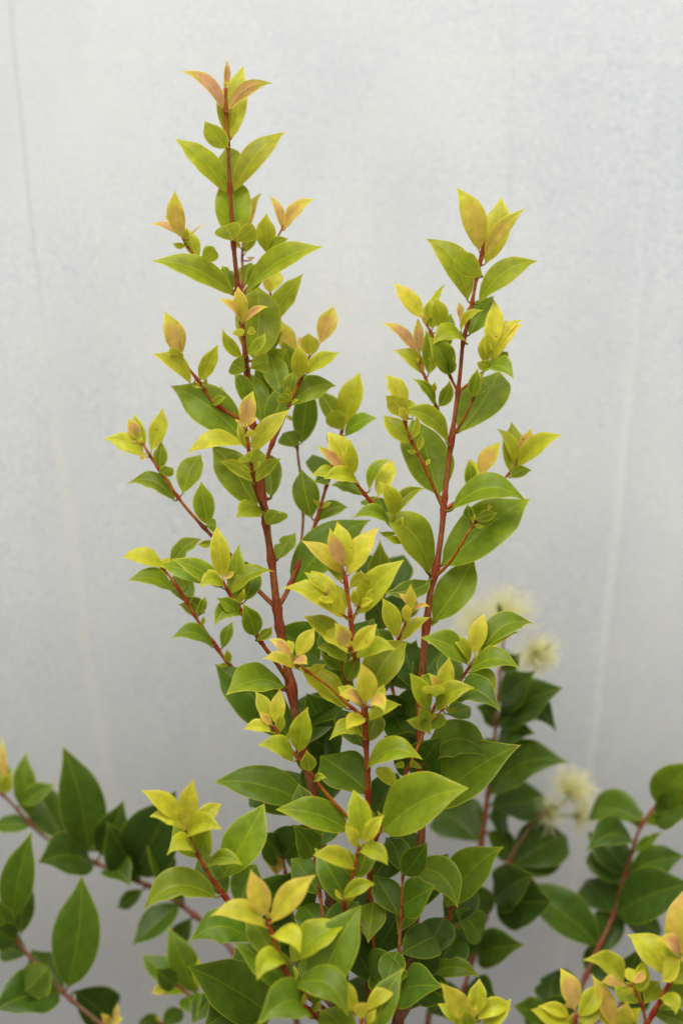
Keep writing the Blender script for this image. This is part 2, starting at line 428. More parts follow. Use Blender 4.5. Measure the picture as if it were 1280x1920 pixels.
STEMS = {}; REC = []
N_LEAF = 0
def branch(root, key, pts, r0, r1, leaves='', parent=None, kind='branch', old=0.0, to_ground=False, bud=True, dd=0.0):
    """pts: 'x,y,d x,y,d ...' from the base outwards"""
    P = []
    d = 0
    for tk in pts.split():
        q = [float(v) for v in tk.split(',')]
        if len(q) > 2: d = q[2]
        P.append(px3(q[0], q[1], d+dd))
    n = len(P)
    if parent:
        ps = STEMS[parent]; sx, sy, _ = to_px(P[0]); i = ps.near(sx, sy); ps.nodes.append(i)
        P[0] = ps.P[i].copy()
        r0 = min(r0, ps.R[i]/.000323*.9)
    rads = [(r1+(r0-r1)*(1-i/(n-1))**1.25)*(.82 if kind == 'stem' else .74)*.000323 for i in range(n)]
    if to_ground:
        a = P[0]; rt = WORLD[root]
        foot = Vector((rt.x*.75+a.x*.25, rt.y*.8+a.y*.2, -.015))
        P = [foot, foot.lerp(a, .55)+Vector((0, 0, .03))] + P; rads = [rads[0]*1.5, rads[0]*1.2] + rads
    st = Stem(P, rads); STEMS[key] = st; st.young_tip = root is main or root is corner
    todo = []
    for item in [s.strip() for s in leaves.replace('\n', ';').split(';') if s.strip()]:
        f = item.split(); bx, by, tx, ty = [float(v) for v in f[0].split(',')]; wpx = float(f[1])
        o = dict(b=0., a=.5, z=None, r=None, u=False, c=None, f=None)
        for k in f[2:]:
            if k == 'u': o['u'] = True
            else: o[k[0]] = float(k[1:])
        i = st.near(bx, by); Q = st.P[i]; qx, qy, qd = st.S[i]
        gap = math.hypot(bx-qx, by-qy)
        if gap > 40: print('GAP', key, item, round(gap))
        lim = 17
        if gap > lim: k = lim/gap; bx, by = qx+(bx-qx)*k, qy+(by-qy)*k
        if gap < 3:
            vx, vy = tx-bx, ty-by; vl = math.hypot(vx, vy) or 1; bx += vx/vl*4; by += vy/vl*4
        sc_ = (DIST-qd/100)/FPX
        chord = math.hypot(tx-bx, ty-by)*sc_; wid = wpx*sc_
        rr = o['r']
        hz = (tx-bx)/max(1, math.hypot(tx-bx, ty-by))
        if rr is None:
            rr = -hz*(40 if not o['u'] else -26) + random.uniform(-12, 12)
        rr = math.radians(rr); wid = wid/max(math.cos(rr), .62)*(1.10 if o['a'] > .4 else 1.03)
        z = o['z']
        if z is None:
            z = random.uniform(-.25, .35)*chord*100
        zz = abs(z)/100
        need = 1.75*wid
        if chord < need: zz = max(zz, math.sqrt(need*need-chord*chord)*.8)
        zz = min(zz, .035)
        z = math.copysign(zz*100, z if z != 0 else 1)
        zb = qd + (.35 if z > 0 else -.25)
        B = px3(bx, by, zb); T = px3(tx, ty, zb+z)
        c = o['c']
        me = leaf_mesh(B, T, wid, o['b']*sc_, rr, o['a']+random.uniform(-.02, .02)+(.03 if .73 < o['a'] < .9 else 0), o['u'], Q, max(.00042, min(.0010, st.R[i]*.55)),
                       None if o['f'] is None else math.radians(o['f']), c)
        st.nodes.append(i); todo.append((me, Q.copy()))
    if root is main and bud and dd == 0 and kind == 'branch' and len(st.P) > 12:
        rx = random.Random(key)          # small axillary pairs on the young shoots
        for _ in range(2 if len(st.P) > 22 else 1):
            i = rx.randint(int(len(st.P)*.3), int(len(st.P)*.85)); qx, qy, qd = st.S[i]; st.nodes.append(i)
            tg = st.P[min(i+2, len(st.P)-1)] - st.P[i-2]; ux, uy = tg.dot(RT), -tg.dot(UP); ul = math.hypot(ux, uy) or 1; ux /= ul; uy /= ul
            for sg in (-1, 1):
                an = rx.uniform(.5, 1.0)*sg; dx, dy = ux*math.cos(an)-uy*math.sin(an), ux*math.sin(an)+uy*math.cos(an)
                ln = rx.uniform(20, 38); k_ = (DIST-qd/100)/FPX
                B_ = px3(qx+dx*4, qy+dy*4, qd+.15); T_ = px3(qx+dx*ln, qy+dy*ln, qd+rx.uniform(-.3, .8))
                aa = .45 + .25*i/len(st.P) if dd == 0 and old < .4 else .12
                todo.append((leaf_mesh(B_, T_, ln*k_*rx.uniform(.38, .5), 0, rx.uniform(-.6, .6), aa, False, st.P[i]), st.P[i].copy()))
    REC.append((root, kind, st, old, todo, bud))
def finish(rec):
    global N_LEAF
    root, kind, st, old, todo, bud = rec
    me = st.mesh(kind, old); org = st.P[0].copy()
    ob = place(kind, me, root, org)
    for lm, q in todo:
        place('leaf', lm, ob, q); N_LEAF += 1
    if bud:
        t = (st.P[-1]-st.P[-3]).normalized(); b0 = st.P[-1]
        side = t.orthogonal().normalized()
        for sgn in (-1, 1):
            T = b0 + t*.0042 + side*sgn*.0012
            bm = leaf_mesh(b0, T, .0016, 0, 0, .9, False, None)
            bo = place('bud', bm, ob, b0)
    return ob
# ------------------------------------------------------------------ the shrubs
# leaf lines: base x,y, tip x,y   width   b bend  a age (0 dark, .5 lime, .75 yellow, .95 salmon)  z tip depth  u underside seen  r roll
main = shrub('tall central shrub with yellow-green and salmon new leaves on upright red stems', 660, 2300, 0)
back_left = shrub('dark green shrub whose brown branches reach out to the left behind the tall one', 420, 2300, -14)
flowering = shrub('dark-leaved shrub bearing cream pompom flowers behind the tall one', 860, 2300, -13)
far_right = shrub('dark green shrub with a red-brown stem at the right edge, without flowers', 1100, 2300, -10)
corner = shrub('low shrub in the lower right corner with yellow and salmon young shoots', 1130, 2300, 7)

branch(main, 'A1', '650,1925,-2 622,1700,-1.5 600,1570,-.8 580,1460,0 560,1380 545,1285 528,1200 518,1130 510,1060 497,970 488,900 478,830 465,720 458,650 447,550 438,460 434,400 432,370 428,285 424,210 423,165', 12.5, 3.6, '''
423,168,425,112 13 a.98 z0 r20
417,205,339,134 26 b13 a.95
428,208,510,156 24 b-13 a.95 u
434,262,457,124 50 a.70 z-1.2 b-6
424,252,412,165 34 a.66 z-1
426,278,384,227 34 a.58 u z1.8 b-6
424,362,328,260 42 b12 a.58
438,360,536,247 46 b-10 a.58
432,350,424,275 50 a.52 z-1.2
437,455,436,325 70 a.52 z-1.5
437,452,420,425 44 a.5 u z3
440,452,474,420 30 a.55 u z2.2 b6
438,555,285,490 50 b14 a.48
460,553,605,463 52 b-18 a.48
436,545,416,498 28 a.45 z-.8
478,675,480,535 84 a.5 z-1.5
465,760,437,697 32 a.45
497,790,470,700 44 a.42 z-1.5
450,832,320,724 76 b10 a.42 r14
453,840,352,850 32 b-0 b13 a.74 z1
482,955,398,835 64 a.47 z-1
548,930,500,850 48 a.35 z-2
495,962,443,972 36 b12 a.55 z1
500,985,524,962 34 a.42 u z3
470,905,470,860 30 a.45 z-1
520,1050,555,1000 34 a.4 z-2
520,1180,600,1240 90 a.25 z-2
535,1290,424,1303 50 b22 a.42 z1
530,1385,404,1246 88 a.22 z-2
500,1520,402,1467 66 a.27 b8
570,1535,465,1480 84 a.27 b6 z-1
555,1400,620,1290 90 a.15 z-3
590,1520,640,1420 90 a.18 z-3
''', kind='stem', old=.5, to_ground=True)
branch(main, 'S1', '444,556 415,528,.3 400,515 375,488 352,462 340,440 333,425', 4.5, 2.2, '''
342,447,329,357 33 a.84
336,442,281,421 15 b6 a.95
334,425,307,403 9 a.95
375,487,350,427 28 a.68 b-4
380,493,400,462 30 u z1.4 a.55
346,450,384,419 4 a.95 b4
''', 'A1')
branch(main, 'S2', '462,556,0 485,510 500,477 518,448 531,425 541,402', 4.5, 2, '''
533,432,590,373 27 a.90 b-3
529,430,504,367 17 b7 a.88
536,425,548,383 9 a.95
502,472,500,400 36 a.6 z.4
506,473,541,448 22 u z1 a.48 b-5
''', 'A1')
branch(main, 'S3', '456,570,-.5 455,520,-2 454,480,-2.5 457,450,-3', 3.5, 2, '''
460,475,483,430 28 a.55
458,448,491,362 24 a.93 b-3
456,450,450,400 24 a.7
495,486,470,483 13 a.95
458,540,472,492 32 a.45
470,545,497,490 34 a.46
''', 'A1')
branch(main, 'S4', '500,850,-1.5 502,760,-2.5 503,690,-3 505,640 508,600 507,550', 4, 2.5, '''
507,605,568,513 40 a.55 b-6
507,551,524,508 28 a.75
506,552,495,515 18 a.8
505,655,531,622 28 a.34
503,700,540,655 36 a.45 b-6
503,770,530,670 46 a.38 z-1
500,740,478,690 30 a.4
''', 'A1')
branch(main, 'F1', '462,700,0 461,670,1.5 458,640,2.2 456,608,2.6', 7, 3, '''
456,606,446,538 28 a.80 z.2
452,605,409,561 18 b8 a.94 z.6
460,605,504,575 15 b-7 a.93 z.6
454,630,443,618 18 u z1.6 a.65
460,628,478,620 14 u z1 a.65 b-4
455,670,418,617 24 b-9 a.55
464,665,497,624 22 a.55 b6
460,697,434,684 34 u z2.6 a.45
465,690,499,700 30 u z2 a.52 b-14
''', 'A1')
branch(main, 'S5', '462,795,0 430,775,0 398,752 375,718 355,692 341,675', 6, 3, '''
341,672,309,583 37 a.87 z.3
344,680,318,650 20 a.68 u z1
336,660,308,640 6 a.96
342,662,346,628 7 a.96 b-6
357,720,285,665 32 b9 a.66
373,717,409,646 31 a.64
413,765,415,724 25 a.5
400,760,425,745 16 a.5 b-4
''', 'A1')
branch(main, 'F2', '488,960,.4 480,920,2 472,875,3 466,840,3.4 462,805,3.6', 6, 3, '''
461,803,475,733 33 a.92 z0
456,800,440,786 7 a.95
467,798,484,785 8 a.95
460,818,479,812 14 u z1 a.75
465,845,446,792 20 a.6 z-.4
474,850,543,768 37 b-11 a.62
472,868,500,856 26 u z1.6 a.55 b-8
468,866,456,856 28 u z2 a.55
474,905,410,865 24 b10 u a.5
480,905,527,860 23 b-8 a.5 u
''', 'A1')
branch(main, 'S6', '489,905,0 505,845,.2 525,800,.2 542,760 560,718 572,690', 8, 3.6, '''
560,710,557,646 32 a.63 z.5
572,704,637,662 31 b-8 a.63
540,748,557,695 28 a.48
543,752,522,742 20 a.5 u z1
546,760,630,724 48 b-13 a.42
507,828,566,712 44 a.42 z-.8 b-6
530,745,505,662 46 a.42 z-2
''', 'A1')
branch(main, 'S6b', '560,716,0 572,690,-1 581,665,-1.5 590,645', 4, 2.4, '''
600,645,625,573 38 a.87
582,668,578,625 32 u a.72 z1.6
583,668,560,632 24 a.84 z-1
''', 'S6')
branch(main, 'S8', '520,1145,0 540,1105,-.6 570,1030,-1.4 590,985,-1.8 612,910,-2.2 630,850,-2.5 642,803,-2.8', 8, 3.2, '''
584,972,566,880 52 a.36
598,976,653,952 34 a.35 b-10
545,1100,695,975 84 a.28 z-1.5
612,905,585,852 44 a.3 z-1
615,900,590,905 24 a.3
640,808,594,730 40 a.42 b4
646,800,675,698 46 a.62
642,806,622,768 36 u a.52 z1.6
646,818,708,784 32 b-8 a.38
''', 'A1')
branch(main, 'S7', '568,1060,-3 568,980,-4 564,900,-4 558,850,-4 554,780,-4 552,700,-4', 4.5, 3, '''
549,680,520,597 36 a.82 z-.5
565,832,580,714 50 a.32
556,842,530,812 42 a.3 u z1
552,720,530,640 40 a.42
''', 'S8')
branch(main, 'A2', '745,1925,0 765,1800,0 778,1720,0 788,1600 790,1500 788,1420 785,1330 790,1260 798,1180 808,1100 818,1060 827,1000 832,945 838,890 845,835 850,795 858,735 863,690 868,640 882,580 893,520 903,475 906,440', 11, 3.4, '''
897,470,855,352 46 a.82 b5 z.3
910,495,938,369 50 a.68 z-.8 b4
908,482,984,391 28 b-7 a.90
902,474,899,438 8 a1
908,474,915,437 8 a1
905,518,862,465 40 u z1.8 a.58 b-8
876,565,797,448 56 a.55 b9
896,570,1008,490 46 b-15 a.53
880,628,925,555 50 a.36 z-1
863,622,907,582 16 b-8 a.6
862,600,860,566 14 a.92
876,645,811,646 34 b18 a.52 z1.2
859,812,935,695 88 a.43 z-1 b8
838,832,750,771 38 b16 a.50 z1
822,930,772,785 90 a.46 z-1 b-4
846,957,990,945 52 b-26 a.42 z.5
826,1062,993,935 88 a.44 b8 z-1
804,1075,704,962 62 a.46 b15 z1
806,1088,722,1112 36 a.3 b-16 z1
810,1165,887,1045 74 a.40 z-1 b8
800,1180,830,1150 14 a.6 z-1
790,1300,750,1200 70 a.16 z-2
780,1290,842,1215 70 a.16 z-2
790,1420,735,1330 70 a.18 z-3
792,1435,928,1430 66 b-34 a.28 z1
795,1510,976,1397 100 a.33 b10
800,1410,892,1372 56 a.22 z-2
785,1640,745,1545 70 a.18 z-2
768,1628,857,1702 66 b-24 a.33 z1.5
785,1660,745,1752 54 a.30 z1
780,1705,840,1600 60 a.2 z-2
''', kind='stem', old=.45, to_ground=True)
branch(main, 'S11', '858,732,0 843,705,.2 835,685,.2 818,645,.4 803,615 793,598', 5, 3, '''
795,600,738,530 34 a.76
803,600,834,533 14 a.62 z-1
810,622,813,560 34 a.5
826,618,816,556 32 a.62 b5
800,605,806,560 22 a.6
838,655,845,588 28 a.36 z-1
840,704,802,632 46 a.44
842,706,847,664 24 a.45
798,608,788,590 12 a.8
''', 'A2')
branch(main, 'S12', '840,835,-.3 824,780,-.6 815,755,-.6 806,730 797,708 786,682', 5, 3, '''
781,668,714,606 21 b7 a.95
787,665,783,597 20 a.88 b-4
796,706,737,658 30 b6 a.62
803,702,797,618 36 a.55 z-.5
814,762,772,710 20 a.38 b7
822,762,842,714 27 a.42 b4
''', 'A2')
branch(main, 'S13', '866,730,0 888,712,.4 905,697,.5 918,680,.6', 5, 3, '''
924,676,982,608 29 a.78 b-4
935,655,984,600 18 a.72 b-6 z-.5
908,640,925,562 36 a.74 z-.6
910,682,908,628 26 a.6
922,674,914,617 27 a.72
930,650,950,600 28 a.62 z-1
924,690,893,680 20 u a.58
903,703,962,710 38 b-16 a.40
930,688,952,660 22 a.38
''', 'A2')
branch(main, 'S14', '858,818,0 872,780,1 886,748,1.4 898,712,1.4', 4, 2.6, '''
890,745,916,725 20 a.36 b-5
884,745,895,690 24 a.42
''', 'A2')
branch(main, 'S15', '828,955,0 815,920,.4 800,885,.9 783,850,.9 768,820,.9 757,785,1', 4.5, 3, '''
764,752,722,702 34 a.70
766,784,722,742 34 a.62 u
790,778,756,748 26 a.58
766,832,718,778 36 a.6
774,822,780,780 14 a.6 b3
798,872,806,860 8 a.6
763,790,748,760 16 a.75
''', 'A2')
branch(main, 'S16', '836,960,0 862,937,-.3 880,918,-.3 894,905,-.3', 4.5, 2.8, '''
898,890,938,828 32 a.86 b4
894,904,880,860 26 u a.7
880,920,877,862 24 a.5
905,912,912,892 12 a.3
856,940,860,926 8 a.5
''', 'A2')
branch(main, 'S18', '842,962,0 880,940,-1.8 920,912,-2 945,897,-2 968,872,-2', 4, 2.8, '''
972,875,1054,816 37 a.68 b-6
975,858,994,803 26 a.93
975,852,997,860 14 a.9 u
966,872,931,804 25 a.7 b5
955,890,958,790 42 a.52 z-.8
957,896,996,882 22 b-6 a.46 u
890,938,925,925 14 a.35
''', 'A2')
branch(main, 'S17', '822,1085,0 840,1058,.6 860,1028,1.2 886,985,1.4 912,955,1.4', 5, 2.6, '''
890,975,932,962 22 u a.36
880,972,876,945 22 a.3
905,960,920,945 12 a.4
''', 'A2')
branch(main, 'S10', '806,1085,0 775,1038,1 745,1000,1.4 712,960,1.6 688,932,1.8 668,905,2 652,880,2.2', 6, 3, '''
657,888,613,810 40 a.70 b4
643,882,594,836 22 a.88 b5
662,890,655,822 26 a.64
650,874,641,845 9 a.95
671,908,607,898 30 b11 a.63 z1
645,903,583,893 24 a.62 b4
682,930,620,910 26 a.36 b4 z-.5
693,920,733,862 22 b-9 a.48
722,920,735,862 32 a.74 z-1.5
750,958,710,904 35 a.58 b3
745,960,797,916 28 a.45 b-8 z-1
730,985,661,972 27 a.44 b9
715,960,680,938 30 a.4 z-1
730,985,700,930 30 a.3 z-2
''', 'A2')
branch(main, 'A3', '690,1925,-3 692,1750,-2 693,1640,.5 691,1540,3 689,1470,4 687,1420 684,1370 681,1330 675,1285 668,1240 660,1185 655,1140 650,1105 646,1078', 7.4, 3.6, '''
643,1062,618,989 32 a.93 z.4
654,1050,632,978 36 a.74 z-.6
640,1075,565,1014 30 b9 a.77
655,1078,711,989 40 a.79
640,1092,617,1045 26 a.58 z-.5
652,1104,703,1092 26 b-9 a.62 u z1.5
640,1048,656,1040 15 a.93 u
648,1160,526,1103 42 b11 a.63 z.6
672,1150,757,1050 50 a.64 b-4
640,1205,568,1155 36 a.58
690,1312,763,1203 70 a.5 b-6 z-.8
689,1440,792,1424 40 b-20 a.48 z1
683,1387,617,1388 27 b15 a.58 z.8
688,1392,706,1335 46 a.48 z-.5
697,1492,600,1418 84 a.29 z-1.5
700,1535,745,1450 76 a.17 z-2
665,1240,700,1160 60 a.25 z-2
655,1240,605,1180 60 a.25 z-2
680,1400,640,1330 60 a.2 z-3
''', kind='stem', old=.0, to_ground=True, bud=False)
branch(main, 'S30a', '653,1165,4 635,1150,4.6 620,1138,4.8 608,1115,5', 3.5, 2.2, '''
626,1132,583,1070 40 a.70
612,1112,570,1073 20 a.68 z-.6
616,1106,626,1098 10 a.95 u
625,1127,595,1122 13 a.7 b-3
645,1148,626,1095 26 a.62 z-.5
630,1140,600,1085 24 a.6
''', 'A3', bud=False)
branch(main, 'S30b', '656,1168,4 668,1145,4.4 678,1128,4.6 684,1108,4.6', 3.5, 2.2, '''
682,1120,676,1070 26 a.76
684,1130,706,1100 15 a.7
664,1132,662,1103 17 a.65
672,1136,700,1125 16 a.68
''', 'A3')
branch(main, 'F3a', '668,1242,4 663,1228,5 657,1212,5.4', 5, 3, '''
647,1212,627,1168 31 a.92
650,1224,597,1190 30 b7 a.71
663,1222,706,1170 33 a.74 b-3
654,1212,664,1206 12 a.9 u
668,1234,741,1218 32 b-13 a.58
648,1240,592,1216 28 a.48 z-1 b5
''', 'A3')
branch(main, 'S19', '680,1300,4 656,1290,3.4 645,1262,3.2 634,1222,3.2', 4.5, 3, '''
645,1262,600,1225 34 a.4 b4
650,1275,675,1225 34 a.38
''', 'A3')
branch(main, 'F3', '682,1362,4 686,1345,5.2 686,1325,5.8', 6, 4, '''
687,1318,677,1244 39 a.76 z.2
678,1324,635,1304 22 b9 a.92 z1
684,1320,684,1296 11 a.97
692,1322,721,1336 26 b-14 a.91 z1
668,1306,633,1288 24 a.66 z-.6
672,1322,655,1290 20 a.6
692,1352,752,1322 27 a.63 b-5
708,1322,719,1283 19 a.63 z-.8
688,1346,649,1368 26 b5 a.76 z2
''', 'A3', bud=False)
branch(main, 'S26', '668,1345,4 648,1318,4 620,1290,4.4 588,1267,4.8 565,1250,5 550,1238,5', 5, 3, '''
545,1230,504,1199 19 a.95 b3
556,1230,590,1177 31 a.77
553,1254,490,1237 23 b8 a.74
548,1238,576,1246 18 a.93 b-4
548,1226,540,1200 18 a.68 z-.8
572,1262,611,1245 22 b8 u a.6
650,1330,560,1252 46 a.58 z-.5
''', 'A3', bud=False)
branch(main, 'S22', '680,1310,3.8 705,1270,2.5 735,1225,2.2 748,1195,2.4 760,1168,2.6 769,1145,2.6', 4.5, 2.6, '''
774,1144,770,1094 21 a.80
768,1138,747,1113 11 a.95
776,1147,806,1138 10 b-5 a.95
763,1166,762,1130 19 a.74
743,1197,716,1121 35 a.6
747,1203,806,1157 23 a.58 b-5
740,1222,700,1180 36 a.3 z-1
''', 'A3')
branch(main, 'S20', '692,1600,3.8 706,1570,3.8 722,1526,4 742,1485 760,1452 782,1402 800,1358 812,1330 820,1312', 7, 3, '''
827,1290,841,1232 31 a.74 z.3
821,1292,803,1262 16 a.91
831,1292,857,1277 14 a.91
822,1312,812,1290 36 u z2.8 a.6
802,1332,768,1262 35 a.60 b3
818,1333,889,1290 36 a.58 b-5
814,1296,790,1266 26 a.45 z-1
806,1375,760,1352 26 u a.5 z1.2 b8
795,1365,785,1326 30 a.48
806,1368,830,1338 32 a.48
770,1438,785,1434 20 a.42 u
756,1440,744,1430 14 a.42
743,1476,705,1440 26 a.72 z-2
718,1560,878,1478 90 a.47 b-8 z1
700,1575,660,1500 50 a.4 z-1
''', 'A3')
branch(main, 'S21', '800,1358,4 822,1338,3 842,1310,2.6 860,1280,2.6 876,1256,2.6 890,1236,2.6', 5.5, 3, '''
889,1228,908,1150 33 a.76
882,1246,840,1192 22 a.62 b4
877,1248,786,1196 46 b12 a.42
899,1228,971,1187 33 a.66 b-7
902,1222,1000,1170 46 b-14 a.38 z-1
890,1240,928,1228 20 u a.58 b-5
880,1262,974,1254 36 b-15 a.43
870,1268,927,1305 36 b-16 a.48 z.8
842,1328,938,1334 50 b-26 a.24 z.5
838,1340,882,1326 36 a.32 z-1
860,1290,835,1220 50 a.2 z-2
''', 'S20')
branch(main, 'S23', '545,1290,0 520,1245,1 495,1212,1.6 475,1180,2 452,1145,2.4 432,1115,2.6 419,1093,2.8', 6.5, 3.2, '''
418,1082,406,987 38 a.66
413,1086,388,1068 13 a.9
422,1086,440,1072 13 a.9
421,1100,373,1102 27 b12 a.6 z1
432,1115,514,1072 31 b-9 a.48
448,1138,449,1020 36 a.44 z-.6
418,1104,322,1048 34 b10 a.46
400,1098,296,1060 38 a.42 b6 z-1
452,1154,403,1173 32 b15 a.42 z1
448,1152,406,1122 28 a.38
478,1192,455,1132 42 a.36
480,1200,510,1175 20 a.38 u b4
475,1120,488,1070 40 a.35 z-2
''', 'A1')
branch(main, 'S24', '548,1300,0 490,1280,-1.5 450,1262,-2 430,1247,-2 400,1205,-2 372,1165 345,1120 318,1080 300,1062', 6, 3, '''
308,1064,229,1046 30 a.70 b4
322,1108,238,1090 33 b13 a.42
338,1048,378,1011 32 a.44
356,1132,325,1078 46 a.34
372,1152,335,1133 26 u a.38 b3
377,1150,386,1118 18 a.38
398,1214,322,1197 31 b9 a.38
416,1216,437,1165 24 a.36 b4
406,1060,330,1046 32 a.40 b5
302,1072,318,1045 22 a.66
350,1120,385,1150 30 a.35
''', 'A1')
branch(main, 'S25', '516,1138,0 478,1100,-1 440,1050,-1.4 400,1008,-1.4 372,978 341,942 312,900 290,868 268,832', 6.5, 3, '''
260,826,240,785 23 a.93
262,826,240,828 8 a.95
284,845,305,765 33 a.70
270,856,195,823 33 b9 a.72
272,836,252,776 24 a.6 z-.6
297,882,303,828 28 a.44
300,888,325,878 22 u a.44
275,850,262,860 12 a.85 u
328,940,238,908 33 b13 a.43
343,926,378,852 46 a.47
390,985,378,903 40 a.44
387,986,405,990 26 u a.4 z1
470,1092,440,1050 34 a.36
''', 'A1')
branch(main, 'S27', '690,1575,4 644,1524,4.2 600,1474,4.4 584,1452,4.5 566,1430 548,1408 528,1385 512,1362', 5.5, 3, '''
518,1358,525,1292 29 a.77
505,1350,479,1297 27 a.70
512,1362,485,1333 14 a.93
508,1373,456,1369 23 b9 a.74
526,1372,530,1335 18 a.6
532,1386,558,1388 22 u b-6 a.58
560,1410,577,1325 41 a.53
550,1428,483,1398 33 b7 a.53
582,1450,575,1406 29 a.52
590,1466,612,1458 14 a.5 b-4
645,1568,517,1518 54 b9 a.43 z.8
''', 'A3', bud=False)
branch(main, 'S28', '640,1760,7 646,1705,7 655,1665,7 665,1625,7.2 672,1592,7.4', 5, 3.4, '''
678,1575,662,1481 47 a.58
671,1580,650,1548 21 a.7 z.6
683,1580,720,1528 27 a.70
668,1590,655,1530 24 a.6 z-.5
663,1630,587,1604 31 b9 a.6 z.6
674,1598,726,1622 30 b-14 a.58 z.6
660,1650,652,1590 26 a.48
645,1684,703,1658 29 a.5 b-4
655,1700,590,1590 60 a.28 z-1
668,1650,700,1570 44 a.38 z-1
''', 'A3')
branch(main, 'S29', '600,1925,5.5 520,1820,5.8 468,1745,6 424,1684,6.2 400,1652,6.4 372,1604 356,1572 348,1552', 7, 3.6, '''
350,1546,363,1461 37 a.74
338,1538,265,1482 33 b6 a.7
344,1556,281,1531 29 b11 a.72 z.6
352,1568,416,1555 38 b-15 a.62
368,1548,415,1507 30 a.64 z-.5
350,1556,342,1546 9 a.8
367,1598,313,1603 30 b15 a.6 z.6
372,1610,325,1545 42 a.48 z-.6
377,1602,397,1555 42 a.48
420,1645,495,1507 74 a.43 z-.6
388,1626,454,1622 25 b-15 a.47 z.8
406,1684,270,1706 58 b21 a.40 z1
475,1770,355,1766 58 b23 a.24 z.6
425,1680,370,1600 60 a.25 z-2
450,1700,480,1620 60 a.25 z-2
''', 'A1')
branch(main, 'S31', '605,1935,9 580,1900,9 557,1862,9 542,1832,9 528,1802 518,1775 506,1740 502,1722', 7.5, 3.8, '''
499,1716,470,1630 43 a.81 z.3
496,1738,395,1718 34 b16 a.77 z.6
510,1730,592,1640 43 a.79 b-6
500,1718,516,1712 13 a.75 u
510,1756,563,1787 33 b-16 a.68 z1
538,1808,482,1838 38 b24 a.58 z1
545,1805,652,1730 52 b-12 a.53
555,1862,438,1768 66 a.30 z-.6
520,1800,462,1715 52 a.42 z-1
550,1850,652,1906 58 b-27 a.33 z1
580,1908,480,1925 64 b28 a.28 z1
590,1880,677,1697 88 a.33 z-1
''', 'A1')
branch(main, 'S32', '684,2010,9 680,1950,9 678,1905,9', 5, 3.5, '''
668,1896,625,1832 37 a.71
688,1896,750,1852 27 b-6 a.71
676,1915,682,1880 26 a.74 u z1
660,1950,600,1895 50 a.45
694,1950,756,1815 54 a.33 z-.6
690,1920,705,1892 16 a.74
''', 'A3')
# darker, older leaves low in the middle
branch(main, 'G1', '640,1925,2 560,1885,1 510,1890,1 470,1880,.5', 7, 4, '''
512,1905,352,1812 104 a.25 z1
500,1890,440,1775 80 a.16 z-2
560,1885,500,1800 80 a.14 z-2
480,1890,380,1930 70 a.15
470,1882,400,1870 50 a.1 z-2
''', 'A1', old=.5, bud=False)
branch(main, 'G2', '700,1925,1 705,1850,0 700,1760,0 698,1700,0 690,1660', 6, 3.5, '''
700,1690,690,1768 52 a.42 z2
700,1850,768,1827 84 a.18
700,1845,640,1740 90 a.14 z-2
705,1790,760,1700 84 a.14 z-2
700,1740,620,1660 80 a.12 z-2
690,1660,740,1590 70 a.14 z-2
705,1900,800,1850 70 a.2
700,1900,620,1850 70 a.15 z-2
''', 'A3', old=.5, bud=False)
branch(main, 'G7', '640,1940,3 625,1850,3 612,1760,2.6 600,1680,2.2 590,1600,1.8 585,1540,1.5', 5, 3, '''
600,1680,545,1610 58 a.26
598,1670,655,1592 56 a.24
612,1770,560,1700 60 a.28
614,1760,672,1690 60 a.22
590,1610,548,1545 54 a.24
588,1590,640,1520 54 a.22
585,1545,560,1470 44 a.3
622,1850,570,1790 60 a.3
''', 'A1', old=.4, bud=False)
branch(main, 'G8', '740,1940,3 745,1860,2.6 748,1780,2.2 752,1700,2 755,1640,1.6', 5, 3, '''
752,1700,815,1660 58 a.26
750,1720,700,1640 54 a.24
748,1790,820,1760 62 a.22
746,1780,722,1850 50 a.3 z1
755,1645,800,1580 52 a.24
754,1640,722,1570 50 a.22
745,1860,830,1850 60 a.24
742,1880,700,1820 56 a.26
''', 'A2', old=.4, bud=False)
branch(main, 'G3', '600,1925,-3 560,1800,-4 545,1700,-4.5 530,1610,-5 515,1570', 6, 3.5, '''
545,1700,470,1650 70 a.12
545,1700,600,1620 80 a.10
530,1610,585,1540 80 a.12
530,1610,480,1560 60 a.15
560,1800,500,1720 90 a.10
560,1800,640,1740 90 a.08
552,1750,470,1730 60 a.1
518,1640,515,1598 20 a.86 z1
515,1640,492,1610 12 a.84 z1
570,1840,470,1820 80 a.08
575,1860,620,1790 80 a.08
''', 'A1', old=.5, bud=False)
branch(main, 'G4', '765,1925,-2 800,1830,-3 835,1740,-4 850,1690,-4', 7, 4, '''
835,1700,944,1588 74 a.36 z.5
850,1700,900,1765 56 a.24
832,1720,795,1800 66 a.14
835,1740,880,1660 70 a.12
800,1830,898,1832 36 a.3 b-12
800,1840,750,1760 80 a.12
805,1830,860,1740 80 a.10 z-1
790,1850,850,1880 60 a.1
''', 'A2', old=.6, bud=False)
branch(main, 'G5', '590,1500,0 600,1440,-3 610,1380,-4 630,1310,-4.5', 5, 3, '''
605,1420,650,1340 80 a.14
610,1380,575,1300 80 a.14
625,1320,660,1240 70 a.16
600,1440,560,1380 60 a.15
628,1315,590,1235 60 a.2
''', 'A1', old=.1, bud=False)
branch(main, 'G6', '790,1520,0 770,1440,-3 755,1360,-4 735,1290,-4.5 720,1200,-4.5 712,1120,-4.5', 5, 3, '''
755,1360,700,1300 70 a.14
755,1360,810,1290 70 a.14
735,1290,690,1230 70 a.14
735,1290,780,1200 80 a.12
718,1180,690,1100 66 a.14
718,1180,770,1110 66 a.13
714,1130,712,1012 44 a.42 z1
714,1120,756,1040 60 a.16
712,1120,675,1040 60 a.16
770,1440,720,1380 70 a.15
790,1470,830,1380 80 a.15
''', 'A2', old=.1, bud=False)

